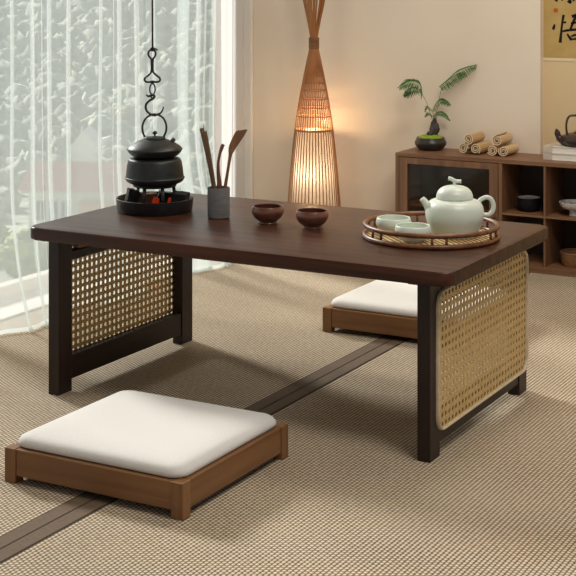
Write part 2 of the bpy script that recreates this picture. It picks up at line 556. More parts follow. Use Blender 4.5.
def table_end(x0, x1, out, front_lbl=None):
    # two board legs, two rails, the cane with its rim and a small hinge under the top
    for y0, y1 in ((0.0, w), (D - w, D)):
        obj('leg', B((x0, y0, 0), (x1, y1, Z0), 0.0015), M['table_leg'], tb)
    xi0, xi1 = x0 + 0.003, x1 - 0.003
    obj('rail', B((xi0, w, 0.030), (xi1, D - w, 0.094), 0.002), M['table_rail'], tb)
    obj('rail', B((xi0, w, 0.350), (xi1, D - w, 0.374), 0.002), M['table_rail'], tb)
    xs = x1 + 0.0002 if out > 0 else x0 - 0.0024
    cp = obj('cane_panel', cane_sheet(xs), M['cane'], tb)
    ol = rrect(0.036, 0.643, 0.061, 0.383, 0.034, 8)
    xr = x1 + 0.002 if out > 0 else x0 - 0.002
    obj('rim', T([(xr, p[0], p[1]) for p in ol], 0.0070, 10, True, 0.45), M['cane_rim'], cp, True)
    xm = (x0 + x1) / 2
    sgn = 1 if out < 0 else -1
    hb = bmesh.new()
    box(hb, (xm - 0.010, 0.095, 0.374), (xm + 0.010, 0.165, 0.384), 0.002)
    box(hb, (xm - 0.006, 0.120, 0.384), (xm + 0.006, 0.140, Z0 - 0.004), 0.001)
    box(hb, (xm - 0.012, 0.100, Z0 - 0.006), (xm + 0.012, 0.175, Z0), 0.001)
    obj('hinge', hb, M['brass'], tb)
table_end(-0.003, t + 0.001, -1)
table_end(L - t - 0.002, L, 1)
obj('stop_block', B((L - t - 0.030, 0.010, Z0 - 0.010), (L - t, 0.045, Z0), 0.001), M['brass'], tb)

# ------------------------------------------------------------------ floor seats
def floor_seat(loc, label):
    wx, wy = 0.470, 0.446
    s = thing('floor_seat', label, 'floor cushion', loc, 0, 'floor seats around the low table')
    H = 0.076
    p = 0.030
    for cx, cy in ((0, 0), (wx - p, 0), (0, wy - p), (wx - p, wy - p)):
        obj('post', B((cx, cy, 0), (cx + p, cy + p, H), 0.002), M['seat_z'], s)
    i = 0.003
    obj('rail', B((p, i, 0.016), (wx - p, i + 0.02, H - 0.001), 0.002), M['seat_x'], s)
    obj('rail', B((p, wy - i - 0.02, 0.016), (wx - p, wy - i, H - 0.001), 0.002), M['seat_x'], s)
    obj('rail', B((i, p, 0.016), (i + 0.02, wy - p, H - 0.001), 0.002), M['seat_y'], s)
    obj('rail', B((wx - i - 0.02, p, 0.016), (wx - i, wy - p, H - 0.001), 0.002), M['seat_y'], s)
    obj('base_board', B((0.02, 0.02, 0.030), (wx - 0.02, wy - 0.02, 0.040)), M['seat_x'], s)
    # pad: rounded block with a soft crown
    bm = bmesh.new()
    n = 40
    a = 0.0235
    x0, x1, y0, y1 = a, wx - a, a, wy - a
    zt, zb = 0.106, 0.041
    R = 0.030   # plan corner
    layers = [(0.004, zb), (0.0, zb + 0.008), (0.0, 0.0745), (-0.009, 0.0775), (-0.0115, 0.082), (-0.011, 0.088), (-0.007, 0.095), (0.0, 0.0995), (0.010, 0.1025),
              (0.028, 0.105), (0.055, 0.1066), (0.080, 0.1070)]
    rings = []
    for ins, z in layers:
        rr = max(0.02, R - ins * 0.3)
        ol = rrect(x0 + ins, x1 - ins, y0 + ins, y1 - ins, rr, 8)
        rings.append([bm.verts.new((q[0], q[1], z)) for q in ol])
    m = len(rings[0])
    for A, Bq in zip(rings[:-1], rings[1:]):
        for k in range(m):
            bm.faces.new((A[k], A[(k + 1) % m], Bq[(k + 1) % m], Bq[k]))
    bm.faces.new(rings[0][::-1]); bm.faces.new(rings[-1])
    obj('cushion_pad', bm, M['cushion'], s, True)
    return s
fs = floor_seat((0.324, -0.563, 0), 'cream floor cushion in a brown wooden tray frame, in front of the low table')
f2 = copy_tree(fs)
f2.location = (0.329, 0.940, 0)
f2['label'] = 'cream floor cushion in a brown wooden frame, behind the low table, partly hidden by it'

# ------------------------------------------------------------------ cabinet
CY0, CY1, CH = 2.090, 2.316, 0.417
cb = thing('low_cabinet', 'walnut low cabinet with smoked glass door and open cubbies against back wall', 'cabinet', (0.05, CY0, 0))
XE = 1.25
def cbox(name, x0, x1, y0, y1, z0, z1, m, bev=0.0015, parent=None):
    return obj(name, B((x0 - 0.05, y0 - CY0, z0), (x1 - 0.05, y1 - CY0, z1), bev), m, parent or cb)
cbox('top_panel', 0.05, XE, CY0, CY1, 0.402, CH, M['cab_x'])
cbox('side_panel', 0.05, 0.065, CY0, CY1, 0.0, 0.402, M['cab_z'])
cbox('side_panel', XE - 0.015, XE, CY0, CY1, 0.0, 0.402, M['cab_z'])
cbox('back_panel', 0.065, XE - 0.015, CY1 - 0.010, CY1, 0.0, 0.402, M['cab_back_shaded'], 0)
cbox('bottom_panel', 0.065, XE - 0.015, CY0 + 0.002, CY1 - 0.010, 0.012, 0.026, M['cab_x'])
cbox('plinth', 0.065, XE - 0.015, CY0 + 0.004, CY0 + 0.02, 0.0, 0.012, M['cab_x'])
for x0, x1 in ((0.478, 0.493), (0.656, 0.664), (0.827, 0.842)):
    cbox('divider', x0, x1, CY0 + 0.002, CY1 - 0.010, 0.026, 0.402, M['cab_z'], 0.001)
for x0, x1, yy in ((0.065, 0.478, .03), (0.493, 0.656, .002), (0.664, 0.827, .002), (0.842, XE - 0.015, .03)):
    cbox('shelf', x0, x1, CY0 + yy, CY1 - 0.010, 0.208, 0.216, M['cab_x'], 0.001)
def door(x0, x1, hx):
    z0, z1, s = 0.028, 0.400, 0.034
    bm = bmesh.new()
    dy0, dy1 = 0.0, 0.018
    for a, b, c, d in ((x0, x0 + s, z0, z1), (x1 - s, x1, z0, z1), (x0 + s, x1 - s, z1 - 0.024, z1), (x0 + s, x1 - s, z0, z0 + 0.024)):
        box(bm, (a - 0.05, dy0, c), (b - 0.05, dy1, d), 0.0012)
    d_ = obj('door', bm, M['cab_z'], cb)
    obj('glass', B((x0 + s - 0.052, 0.007, z0 + 0.022), (x1 - s - 0.048, 0.011, z1 - 0.022)), M['smoked'], d_)
    k = obj('knob', lathe(bmesh.new(), [(0, 0), (.004, 0), (.004, .006), (.007, .008), (.007, .012), (0, .013)], 16), M['iron_dark'], d_, True, 40)
    k.rotation_euler = (PI / 2, 0, 0); k.location = (hx - 0.05, 0.001, 0.19)
door(0.067, 0.476, 0.462)
door(0.844, XE - 0.017, 0.858)

def bowl_mesh(prof_out, prof_in, seg=48):
    return lathe(bmesh.new(), prof_out, seg), lathe(bmesh.new(), prof_in, seg)

# black bowl on the shelf
bb = thing('black_bowl', 'round black bowl with pale grey inside on the upper cubby shelf', 'bowl', (0.569, 2.178, 0.216))
po = smooth_prof([(0.0, 0.0), (.028, 0), (.034, .004), (.042, .022), (.0445, .048), (.0440, .052), (.0425, .0525)], 5)
obj('body', lathe(bmesh.new(), [(max(0, p[0]), p[1]) for p in po]), M['bowl_black'], bb, True, 60)
obj('inside', lathe(bmesh.new(), [(.0425, .0525), (.0418, .0500), (.039, .0492), (0, .049)]), M['bowl_grey'], bb, True, 60)
wb = thing('white_footed_bowl', 'white speckled footed bowl on the upper shelf at right edge of the cabinet', 'bowl', (0.757, 2.170, 0.216))
obj('foot', lathe(bmesh.new(), [(0, 0), (.026, 0), (.026, .003), (.022, .022), (0, .024)]), M['bowl_white'], wb, True, 50)
obj('body', lathe(bmesh.new(), smooth_prof([(0, .020), (.024, .020), (.052, .030), (.062, .046), (.063, .050), (.060, .049), (.050, .034), (.02, .025), (0, .024)], 4)), M['bowl_white'], wb, True)
kb = thing('storage_basket', 'small brown woven basket on the bottom cubby floor at right', 'basket', (0.752, 2.185, 0.026))
obj('body', lathe(bmesh.new(), [(0, 0), (.050, 0), (.054, .006), (.060, .050), (.057, .050), (.051, .008), (0, .006)], 40), M['basket'], kb, True, 40)
obj('rim', T([(.0585 * math.cos(a * PI / 16), .0585 * math.sin(a * PI / 16), .050) for a in range(32)], .003, 8, True), M['basket'], kb, True)

# ------------------------------------------------------------------ on the cabinet: plant
pl = thing('potted_fern', 'small fern with feathery fronds in a black round pot on the cabinet', 'plant', (0.137, 2.238, CH), YAW)
pz = smooth_prof([(.0, .0), (.040, .0), (.048, .004), (.060, .018), (.0635, .030), (.058, .041), (.055, .050)], 5)
pp = [(max(0, p[0]), p[1]) for p in pz] + [(.052, .050), (.050, .044), (0, .044)]
obj('pot', lathe(bmesh.new(), pp, 56), M['pot_black'], pl, True, 50)
bm = bmesh.new()
lathe(bm, smooth_prof([(.0505, .044), (.047, .051), (.036, .057), (.018, .061), (0, .062)], 4), 40)
for v in bm.verts:
    v.co.z += 0.0035 * noise.noise(v.co * 70) * (1 if v.co.z > .047 else 0)
obj('moss', bm, M['moss'], pl, True)
bm = bmesh.new()
bmesh.ops.create_icosphere(bm, subdivisions=4, radius=1)
for v in bm.verts:
    n = 1 + 0.22 * noise.noise(v.co * 2.3) + 0.10 * noise.noise(v.co * 6)
    x, y, z = v.co * n
    taper = 1 - 0.35 * z
    v.co = Vector((x * 0.018 * taper + .016, y * 0.016 * taper, .090 + z * 0.036))
bmesh.ops.create_icosphere(bm, subdivisions=3, radius=1, matrix=Matrix.Translation((-.003, -.012, .066)) @ Matrix.Diagonal((.014, .010, .010, 1)))
obj('rock', bm, M['rock'], pl, True, 30)

PXM = 1 / 254.0
def P2(u, v, y=0.0):
    """offsets (m) across and up from the plant's base, read on a plane through it"""
    return Vector(((u - 431.3) * PXM, y, (146.0 - v) * PXM + 0.002))

def frond(pts, ln, n, droop, wide=0.0013, spread=0.5):
    bm = bmesh.new()
    C = smooth_prof(pts, 8)
    tube(bm, C, [0.0009 * (1 - .6 * i / len(C)) for i in range(len(C))], 5)
    m = len(C) - 1
    for k in range(n):
        f = (k + 0.6) / n
        x = f * m
        i = min(int(x), m - 1)
        p = C[i].lerp(C[i + 1], x - i)
        tg = (C[i + 1] - C[i]).normalized()
        l = ln * (0.45 + 0.9 * math.sin(PI * min(1, 0.15 + f * .85))) * random.uniform(.85, 1.1)
        for sgn in (-1, 1):
            sd = Vector((0.1 * sgn, sgn, 0.0))
            d = (tg * spread + sd * 0.55 + Vector((0, 0, -droop * random.uniform(.7, 1.1)))).normalized()
            if sgn > 0:
                d = (tg * (spread + .35) + Vector((0, .5, droop * .15))).normalized()
            q1 = p + d * l * .5 + Vector((0, 0, -droop * l * .06))
            q2 = p + d * l + Vector((0, 0, -droop * l * .28))
            nrm = d.cross(Vector((0, 1, 0)))
            if nrm.length < .1:
                nrm = Vector((1, 0, 0))
            nrm.normalize()
            wv = nrm * wide
            a = bm.verts.new(p - wv * .5); b = bm.verts.new(p + wv * .5)
            c = bm.verts.new(q1 + wv * 1.5); dd = bm.verts.new(q1 - wv * 1.5)
            e = bm.verts.new(q2)
            a2 = bm.verts.new(p + Vector((0, .0006, 0))); c2 = bm.verts.new(q1 + Vector((0, .0012, .0004)))
            bm.faces.new((a, dd, c, b)); bm.faces.new((dd, e, c))
            bm.faces.new((a2, dd, c2)); bm.faces.new((a2, c2, b)); bm.faces.new((c2, c, b)); bm.faces.new((dd, e, c2)); bm.faces.new((c2, e, c))
    return bm
stems = [
    [P2(437, 120), P2(437.5, 108), P2(440, 95), P2(443, 82)],
    [P2(434, 120), P2(430.5, 108), P2(426.5, 97), P2(420.5, 86)],
    [P2(436, 120), P2(435, 114), P2(433, 107)],
    [P2(435, 121), P2(434.5, 117), P2(433.5, 113)],
]
for s_ in stems:
    obj('stem', T(smooth_prof(s_, 6), 0.0011, 6), M['stem'], pl, True)
obj('frond', frond([P2(440, 83, -.004), P2(447, 77, -.01), P2(457, 68, -.015), P2(467, 63, -.02), P2(476, 60.5, -.02)], .034, 34, .75), M['fern'], pl)
obj('frond', frond([P2(440, 83, .006), P2(450, 76, .012), P2(460, 70, .02), P2(467, 68, .02)], .026, 22, .8), M['fern'], pl)
obj('frond', frond([P2(423, 90, .0), P2(421, 81, -.004), P2(415, 77, -.01), P2(408, 77.5, -.015), P2(400, 82, -.02)], .034, 28, .95), M['fern'], pl)
obj('frond', frond([P2(421, 86, .0), P2(416, 84, .008), P2(410, 86, .014), P2(405, 91, .02)], .028, 18, 1.0), M['fern'], pl)
obj('frond', frond([P2(433, 107), P2(428, 103, -.01), P2(425.5, 107, -.015)], .012, 8, .7), M['fern'], pl)
obj('frond', frond([P2(433, 107), P2(439, 97, -.008), P2(445, 96.5, -.014), P2(450, 99.5, -.018)], .022, 22, .8), M['fern'], pl)
obj('frond', frond([P2(433.5, 113), P2(429, 109.5, -.006), P2(425.5, 112.5, -.012)], .011, 8, .7), M['fern'], pl)
obj('frond', frond([P2(433.5, 113), P2(439, 108.5, -.01), P2(445, 110, -.016), P2(450, 115.5, -.02)], .018, 18, .8), M['fern'], pl)

# ------------------------------------------------------------------ bamboo rolls
def roll_bm(R=0.0222, ln=0.128):
    """a mat of thin bamboo splints rolled up: spiral section, pale cut ends"""
    bm = bmesh.new()
    th = 0.0036
    turns = 2.15
    N = 108
    outer, inner = [], []
    for i in range(N + 1):
        f = i / N
        a = f * turns * 2 * PI
        r = R - (R - 0.0068) * f
        wob = 1 + (0.022 if i % 3 else -0.045)
        outer.append((r * wob * math.cos(a), r * wob * math.sin(a)))
        inner.append(((r - th) * math.cos(a), (r - th) * math.sin(a)))
    ring = []
    for y in (0, ln):
        ring.append(([bm.verts.new((p[0], y, p[1])) for p in outer], [bm.verts.new((p[0], y, p[1])) for p in inner]))
    (o0, i0), (o1, i1) = ring
    for k in range(N):
        bm.faces.new((o0[k], o0[k + 1], o1[k + 1], o1[k]))
        bm.faces.new((i0[k], i1[k], i1[k + 1], i0[k + 1]))
        for f_ in (bm.faces.new((o0[k], i0[k], i0[k + 1], o0[k + 1])), bm.faces.new((o1[k], o1[k + 1], i1[k + 1], i1[k]))):
            f_.material_index = 1
    for k in (0, N):
        bm.faces.new((o0[k], o1[k], i1[k], i0[k]))
    # a few splints packed in the core
    for a in (0.3, 2.4, 4.5):
        tube(bm, [(0.0026 * math.cos(a), 0.002, 0.0026 * math.sin(a)), (0.0026 * math.cos(a), ln - 0.002, 0.0026 * math.sin(a))], 0.0016, 6)
    return bm
M['bamboo_end'] = pbr('bamboo_cut_end', (226, 200, 162), 0.6, (238, 216, 182), (300, 300, 300), 2)
RR = 0.0223
r0 = obj('bamboo_mat_roll', roll_bm(), [M['bamboo'], M['bamboo_end']])
first = True
pos = []
for sx, where in ((0.305, 'in the stack beside the potted fern'), (0.422, 'in the stack nearer the white books')):
    for dx, dz, wd in ((0.0, 0.0, 'lower left'), (0.0475, 0.0, 'lower right'), (0.0205, 0.0385, 'topmost')):
        pos.append((sx + dx, RR + dz, wd, where))
for k, (x, z, wd, where) in enumerate(pos):
    o = r0 if k == 0 else r0.copy()
    if k:
        COL.objects.link(o)
    o.location = (x, 2.168 + 0.006 * (k % 2), CH + z)
    o.rotation_euler = (0, 0.9 * k, 0.0)
    tag(o, '%s rolled-up bamboo mat %s on the cabinet' % (wd, where), 'bamboo roll', 'rolled bamboo mats on the cabinet')

# ------------------------------------------------------------------ books and dark teapot
BX, BY = 0.628, 2.168
for k, wd in enumerate(('lower', 'upper')):
    z = CH + k * 0.0262
    bk = thing('white_book', '%s of the two white books stacked under the dark teapot' % wd, 'book', (BX, BY, z), 0, 'white books under the dark teapot')
    W_, D_, H_ = 0.30, 0.135, 0.0256
    bm = bmesh.new()
    box(bm, (0.036, 0, 0), (W_, D_, 0.0022), 0.0006); box(bm, (0.036, 0, H_ - 0.0022), (W_, D_, H_), 0.0006)
    obj('cover', bm, M['book'], bk)
    obj('pages', B((0.034, 0.003, 0.0022), (W_ - .004, D_ - .003, H_ - 0.0022)), M['pages'], bk)
    obj('spine_band', B((0, 0, 0), (0.036, D_, H_), 0.001), M['book_band'], bk)
dtz = CH + 0.0524
dt = thing('dark_teapot', 'dark brown clay teapot with overhead handle on the white books', 'teapot', (0.763, 2.236, dtz), YAW)
k = 1 / 262.
obj('body', lathe(bmesh.new(), [(max(0, p[0]), p[1]) for p in smooth_prof([(0, 0), (.055, 0), (.074, .008), (.082, .024), (.076, .038), (.055, .046), (.030, .049), (0, .050)], 5)], 56), M['teapot_dark'], dt, True)
obj('spout', T(smooth_prof([(-.062, 0, .016), (-.080, 0, .022), (-.093, 0, .036), (-.100, 0, .054), (-.106, 0, .057)], 5),
               [.017] * 5 + [.014] * 5 + [.011] * 5 + [.009] * 5 + [.007], 14), M['teapot_dark'], dt, True)
ld = obj('lid', lathe(bmesh.new(), smooth_prof([(.034, .047), (.034, .052), (.024, .057), (.008, .060), (.005, .062)], 4), 40), M['teapot_dark'], dt, True)
obj('knob', lathe(bmesh.new(), smooth_prof([(.005, .060), (.009, .067), (.007, .073), (0, .075)], 4), 24), M['teapot_dark'], ld, True)
obj('handle', T(smooth_prof([(-.060, 0, .040), (-.064, 0, .068), (-.062, 0, .092), (-.054, 0, .110), (-.036, 0, .115), (.036, 0, .115), (.054, 0, .110), (.062, 0, .092), (.064, 0, .068), (.060, 0, .040)], 6), .0042, 10), M['teapot_dark'], dt, True)

# ------------------------------------------------------------------ hanging scroll in the alcove
AY = WY + 0.026
SX0, SX1, SZ0, SZ1 = 0.570, 0.990, 0.792, 1.75
sc = thing('hanging_scroll', 'tan calligraphy scroll with black brush characters on alcove wall', 'scroll', (SX0, AY, SZ0))
def sbox(name, x0, x1, z0, z1, d, m):
    return obj(name, B((x0 - SX0, -d, z0 - SZ0), (x1 - SX0, -0.0004, z1 - SZ0)), m, sc)
sbox('paper', SX0, SX1, SZ0, SZ1, 0.0020, M['art'])
sbox('border', SX0, SX1, SZ0 - 0.011, SZ0, 0.0024, M['art_border'])
sbox('border', SX0, SX1, SZ1, SZ1 + 0.02, 0.0024, M['art_border'])
sbox('roller', SX0 + 0.002, SX1, SZ1 + 0.02, SZ1 + 0.035, 0.012, M['cab_x'])

def W2(u, v):
    # wall-plane coordinates of a brush point (wall plane Y=AY)
    r = FW + RT * ((u - 288) / FPX) + Vector((0, 0, (-26.755 - v) / FPX))
    p = CAM + r * ((AY - CAM.y) / r.y)
    return (p.x - SX0, p.z - SZ0)
def stroke(pts, wid):
    """one brush stroke as a thin inked ribbon"""
    q = [W2(*p) for p in pts]
    C = smooth_prof([(a, b, 0) for a, b in q], 6)
    n = len(C)
    ws = smooth_prof([(x, 0) for x in wid], 6)
    bm = bmesh.new()
    Lq, Rq = [], []
    for i, c in enumerate(C):
        tg = (C[min(i + 1, n - 1)] - C[max(i - 1, 0)]).normalized()
        nr = Vector((-tg.y, tg.x, 0))
        ww = ws[min(i, len(ws) - 1)][0] * 0.0042
        a, b = c + nr * ww / 2, c - nr * ww / 2
        Lq.append((a.x, a.y)); Rq.append((b.x, b.y))
    A = [[bm.verts.new((x, yy, z)) for x, z in Lq] for yy in (-0.0021, -0.0028)]
    D_ = [[bm.verts.new((x, yy, z)) for x, z in Rq] for yy in (-0.0021, -0.0028)]
    for i in range(n - 1):
        bm.faces.new((A[1][i], A[1][i + 1], D_[1][i + 1], D_[1][i]))
        bm.faces.new((A[0][i], A[1][i], A[1][i + 1], A[0][i + 1]))
        bm.faces.new((D_[0][i], D_[0][i + 1], D_[1][i + 1], D_[1][i]))
    return bm
def merge(dst, src):
    me = bpy.data.meshes.new('tmp'); src.to_mesh(me); src.free(); dst.from_mesh(me); bpy.data.meshes.remove(me)
ch = bmesh.new()
for pts, wid in (
    ([(554.8, 24.2), (554.3, 26.5), (553.2, 29.6)], [1.2, 2.6, 2.4]),                       # left dot
    ([(563.8, 14.8), (562.6, 22), (561.5, 31), (560.4, 42.6)], [2.6, 2.1, 2.1, 3.0]),       # heart upright
    ([(563.5, 22.6), (566.5, 22.2)], [1.6, 2.0]),                                           # right dot
    ([(572, 16.5), (577, 15.0), (586, 14.0)], [3.0, 2.6, 2.8]),                             # top bar
    ([(576.5, 15.5), (573.5, 22), (570.6, 29.5)], [3.0, 2.4, 2.2]),                         # sloping upright
    ([(571, 23.3), (578, 22.2), (584, 21.6), (583, 29)], [1.8, 2.0, 2.4, 2.2]),
    ([(562.5, 31.4), (567, 30.4), (577, 29.4), (590, 28.4)], [1.6, 2.2, 2.4, 2.8]),         # long bar
    ([(567.3, 33.8), (569.5, 37.0), (571.8, 40.0)], [1.4, 2.4, 2.6]),                       # mouth, left
    ([(571.5, 36.4), (575, 35.0), (584, 34.0), (582, 41)], [1.6, 2.0, 2.4, 2.2]),
    ([(572, 39.4), (577, 38.6), (583, 38.4)], [1.6, 2.0, 1.8]),
):
    merge(ch, stroke(pts, wid))
obj('character', ch, M['ink'], sc)
ch = bmesh.new()
for pts, wid in (
    ([(554.5, -1.5), (556, 0.2), (558, 1.2)], [1.0, 1.8, 1.6]),
    ([(562.5, -6), (562.8, -2), (562.3, 0.8)], [1.8, 1.8, 1.4]),
    ([(567.5, -5), (569.5, -1), (570.5, 2.4), (567.5, 1.2)], [2.2, 2.6, 2.6, 1.2]),
    ([(556, -14), (564, -16), (576, -17)], [2.2, 2.4, 2.4]),
    ([(558, -10), (557, -5), (555.5, -2)], [2.0, 2.2, 1.6]),
    ([(560, -9), (568, -10.5), (576, -11)], [1.8, 2.0, 2.2]),
    ([(575, -11), (577, -4), (573, 1)], [2.4, 2.2, 1.6]),
):
    merge(ch, stroke(pts, wid))
obj('character', ch, M['ink'], sc)
a, b = W2(553.8, 8.4), W2(558.0, 12.4)
obj('seal_mark', B((a[0], -0.0026, b[1]), (b[0], -0.0019, a[1])), M['seal'], sc)

# ------------------------------------------------------------------ bamboo floor lamp
LX, LY = -0.352, 2.165
lp = thing('bamboo_floor_lamp', 'tall bamboo slat floor lamp tied at its waist, glowing beside the cabinet', 'lamp', (LX, LY, 0))
lprof = smooth_prof([(.122, .012), (.117, .09), (.109, .165), (.096, .32), (.079, .48), (.0575, .62), (.031, .755), (.0165, .825), (.0150, .855), (.026, .92), (.045, 1.01), (.085, 1.20)], 6)
nsl = 44
for i in range(nsl):
    a = 2 * PI * i / nsl
    ca, sa = math.cos(a), math.sin(a)
    jit = 0.25 * (random.random() - .5)
    pts = []
    for p in lprof:
        aa = a
        if p[1] > .86:
            aa = a + jit * (p[1] - .86) / .1
        pts.append((p[0] * math.cos(aa), p[0] * math.sin(aa), p[1]))
    obj('slat', T(pts, 0.0025, 5, False, 0.55, (-sa, ca, 0)), M['slat'], lp, True)
def ringpts(r, z, n=48):
    return [(r * math.cos(2 * PI * i / n), r * math.sin(2 * PI * i / n), z) for i in range(n)]
obj('base_ring', T(ringpts(.119, .008), .008, 8, True), M['slat'], lp, True)
obj('hoop', T(ringpts(.0765, .478), .0042, 8, True), M['slat'], lp, True)
bm = bmesh.new()
for z in (.535, .57, .605, .64, .67, .70, .73):
    # inner weft hoops follow the slats
    rr = min(lprof, key=lambda p: abs(p[1] - z) if p[1] < .82 else 9)[0] - .004
    tube(bm, ringpts(rr, z, 36), .0022, 6, True)
obj('weft', bm, M['slat'], lp, True)
bm = bmesh.new()
for j in range(7):
    tube(bm, ringpts(.0185, .815 + j * .0065, 32), .0040, 8, True)
obj('binding', bm, M['tie'], lp, True)
bm = lathe(bmesh.new(), [(.098, .02), (.092, .165), (.082, .32), (.070, .478), (.017, .480)], 48)
obj('paper_shade', bm, M['lamp_paper'], lp, True)
obj('bulb_holder', lathe(bmesh.new(), [(0, .0), (.05, .0), (.05, .012), (.008, .014), (.008, .44), (.016, .445), (.016, .475), (0, .475)], 20), M['white_paint'], lp, True, 40)

# ------------------------------------------------------------------ brazier group on the table
TZ = Z1
BC = (0.092, 0.361)
K = 1 / 350.06
def zb(v):
    return 1.1222 - (v + 26.755) * K - TZ
br = thing('brazier_tray', 'round black iron brazier tray of coals at left of the tabletop', 'brazier', (BC[0], BC[1], TZ))
obj('body', lathe(bmesh.new(), [(0, 0), (.104, 0), (.107, .003), (.110, .034), (.1105, .037), (.108, .038), (.1065, .036), (.104, .006), (0, .005)], 72), M['iron_dark'], br, True, 40)
bm = bmesh.new()
lathe(bm, [(.1035, .006), (.09, .010), (.05, .012), (0, .012)], 40)
for v in bm.verts:
    if v.co.to_2d().length < .1:
        v.co.z += .002 * noise.noise(v.co * 120)
obj('ash_bed', bm, M['ash'], br, True)
CR = Vector((BC[0], BC[1], TZ + 0.012))
def chunk(name, dx, dy, dz, sx, sy, sz, rx, ry, rz, mat, label, cat, seed):
    bm = bmesh.new()
    bmesh.ops.create_cube(bm, size=1)
    bmesh.ops.subdivide_edges(bm, edges=bm.edges[:], cuts=5, use_grid_fill=True)
    for v in bm.verts:
        q = v.co.copy()
        v.co += 0.10 * Vector((noise.noise(q * 3 + Vector((seed, 0, 0))), noise.noise(q * 3 + Vector((0, seed, 0))), noise.noise(q * 3 + Vector((0, 0, seed)))))
        v.co = Vector((v.co.x * sx, v.co.y * sy, v.co.z * sz))
    o = obj(name, bm, mat, None, True, 40)
    p = CR + RT * dx + FW * dy
    o.location = (p.x, p.y, CR.z + dz)
    o.rotation_euler = (rx, ry, rz + YAW)
    return tag(o, label, cat, 'fuel pieces in the brazier tray')
chunk('charcoal', -.064, -.010, .026, .032, .034, .046, .1, .22, .3, M['charcoal'], 'square black charcoal block standing at left inside the brazier tray', 'charcoal', 1)
chunk('charcoal', .072, .004, .022, .044, .036, .034, .1, .12, -.2, M['charcoal'], 'black charcoal block lying at right inside the brazier tray', 'charcoal', 2)
chunk('split_log', -.022, .020, .020, .052, .028, .028, 0, .05, .2, M['log'], 'short brown split log behind the trivet legs in the brazier tray', 'firewood', 3)
chunk('ember', .004, -.020, .016, .014, .014, .022, .3, .2, .5, M['ember'], 'small glowing orange ember at centre of the brazier under the pot', 'ember', 4)
chunk('ember', .046, .010, .014, .014, .014, .014, .2, .1, .9, M['ember'], 'glowing red ember against the black charcoal block at right of the brazier', 'ember', 5)
chunk('charcoal', .030, .055, .018, .050, .030, .030, .0, .1, .1, M['charcoal'], 'dark charcoal piece at the back of the brazier tray behind the pot', 'charcoal', 6)

zp = zb(183.2)
tv = thing('iron_trivet', 'black iron trivet with legs standing in the brazier under the pot', 'trivet', (BC[0], BC[1], TZ + .0122), YAW)
hz = zp - .0122
obj('ring', T(ringpts(.058, hz - .0045, 40), .0042, 8, True), M['iron_dark'], tv, True)
for a in (-115, -62, 25, 150):
    ca, sa = math.cos(math.radians(a)), math.sin(math.radians(a))
    obj('leg', T([(.056 * ca, .056 * sa, hz - .004), (.060 * ca, .060 * sa, hz * .5), (.066 * ca, .066 * sa, .0)], [.0052, .0048, .0042], 8), M['iron_dark'], tv, True)

pt = thing('iron_pot', 'wide black cast iron pot base on the trivet under the kettle', 'pot', (BC[0], BC[1], TZ + zp))
def zr(pairs):
    return [(h * K, zb(v) - zp) for h, v in pairs]
pp = smooth_prof(zr([(0, 183.2), (20, 183.2), (25.5, 182.2), (28.4, 180.2), (29.2, 178.4)]), 4)
pp += smooth_prof(zr([(29.8, 178.0), (29.8, 176.8), (29.0, 176.0), (28.3, 170), (27.5, 164.5), (26.4, 160), (24.5, 158.1), (20, 157.4)]), 4)
obj('body', lathe(bmesh.new(), [(max(0, p[0]), p[1]) for p in pp] + [(0, zb(157.4) - zp)], 72), M['iron'], pt, True, 50)

zk = zb(157.4) + .0012
kt = thing('iron_kettle', 'flat black iron kettle hanging from the hook above the pot base', 'kettle', (BC[0], BC[1], TZ + zk), YAW)
def zk_(pairs):
    return [(h * K, zb(v) - zk) for h, v in pairs]
kp = smooth_prof(zk_([(0, 157.4), (16, 157.2), (22, 155.6), (26.0, 152.2), (27.2, 150.0)]), 4)
kp += smooth_prof(zk_([(27.7, 149.5), (27.5, 148.3), (25.2, 145.9), (20.8, 143.0), (15.8, 140.4), (11.5, 138.9)]), 4)
obj('body', lathe(bmesh.new(), [(max(0, p[0]), p[1]) for p in kp] + [(0, zb(138.9) - zk)], 72), M['iron'], kt, True, 50)
ld = obj('lid', lathe(bmesh.new(), zk_([(10.6, 139.2), (10.8, 137.6), (10.2, 136.9), (5, 136.3), (0, 136.0)]), 48), M['iron'], kt, True, 50)
obj('knob', lathe(bmesh.new(), smooth_prof(zk_([(1.1, 136.4), (1.0, 134.6), (2.2, 133.6), (2.3, 132.2), (1.3, 131.0), (0, 130.8)]), 4), 20), M['iron_dark'], ld, True)
def H(u, v, y=0.0):
    return Vector(((u - 154.7) * K, y, zb(v) - zk))
obj('spout', T([H(169, 144), H(172.5, 140.6), H(174.3, 138.4)], [.010, .0065, .005], 12), M['iron'], kt, True)
obj('bail_handle', T(smooth_prof([H(146, 141), H(144.6, 137), H(142.6, 131), H(142.6, 125), H(145.5, 118.6), H(150, 115.2), H(154.6, 114.2), H(159.5, 115.4), H(163.8, 119), H(166.2, 125), H(166, 131), H(164, 136), H(163, 140)], 5), .0030, 10), M['wire'], kt, True)
for u, v in ((146, 140.4), (163.3, 139.6)):
    lg = obj('lug', lathe(bmesh.new(), [(0, -.004), (.005, -.004), (.005, .006), (.003, .009), (0, .009)], 14), M['iron_dark'], kt, True, 40)
    lg.location = H(u, v)

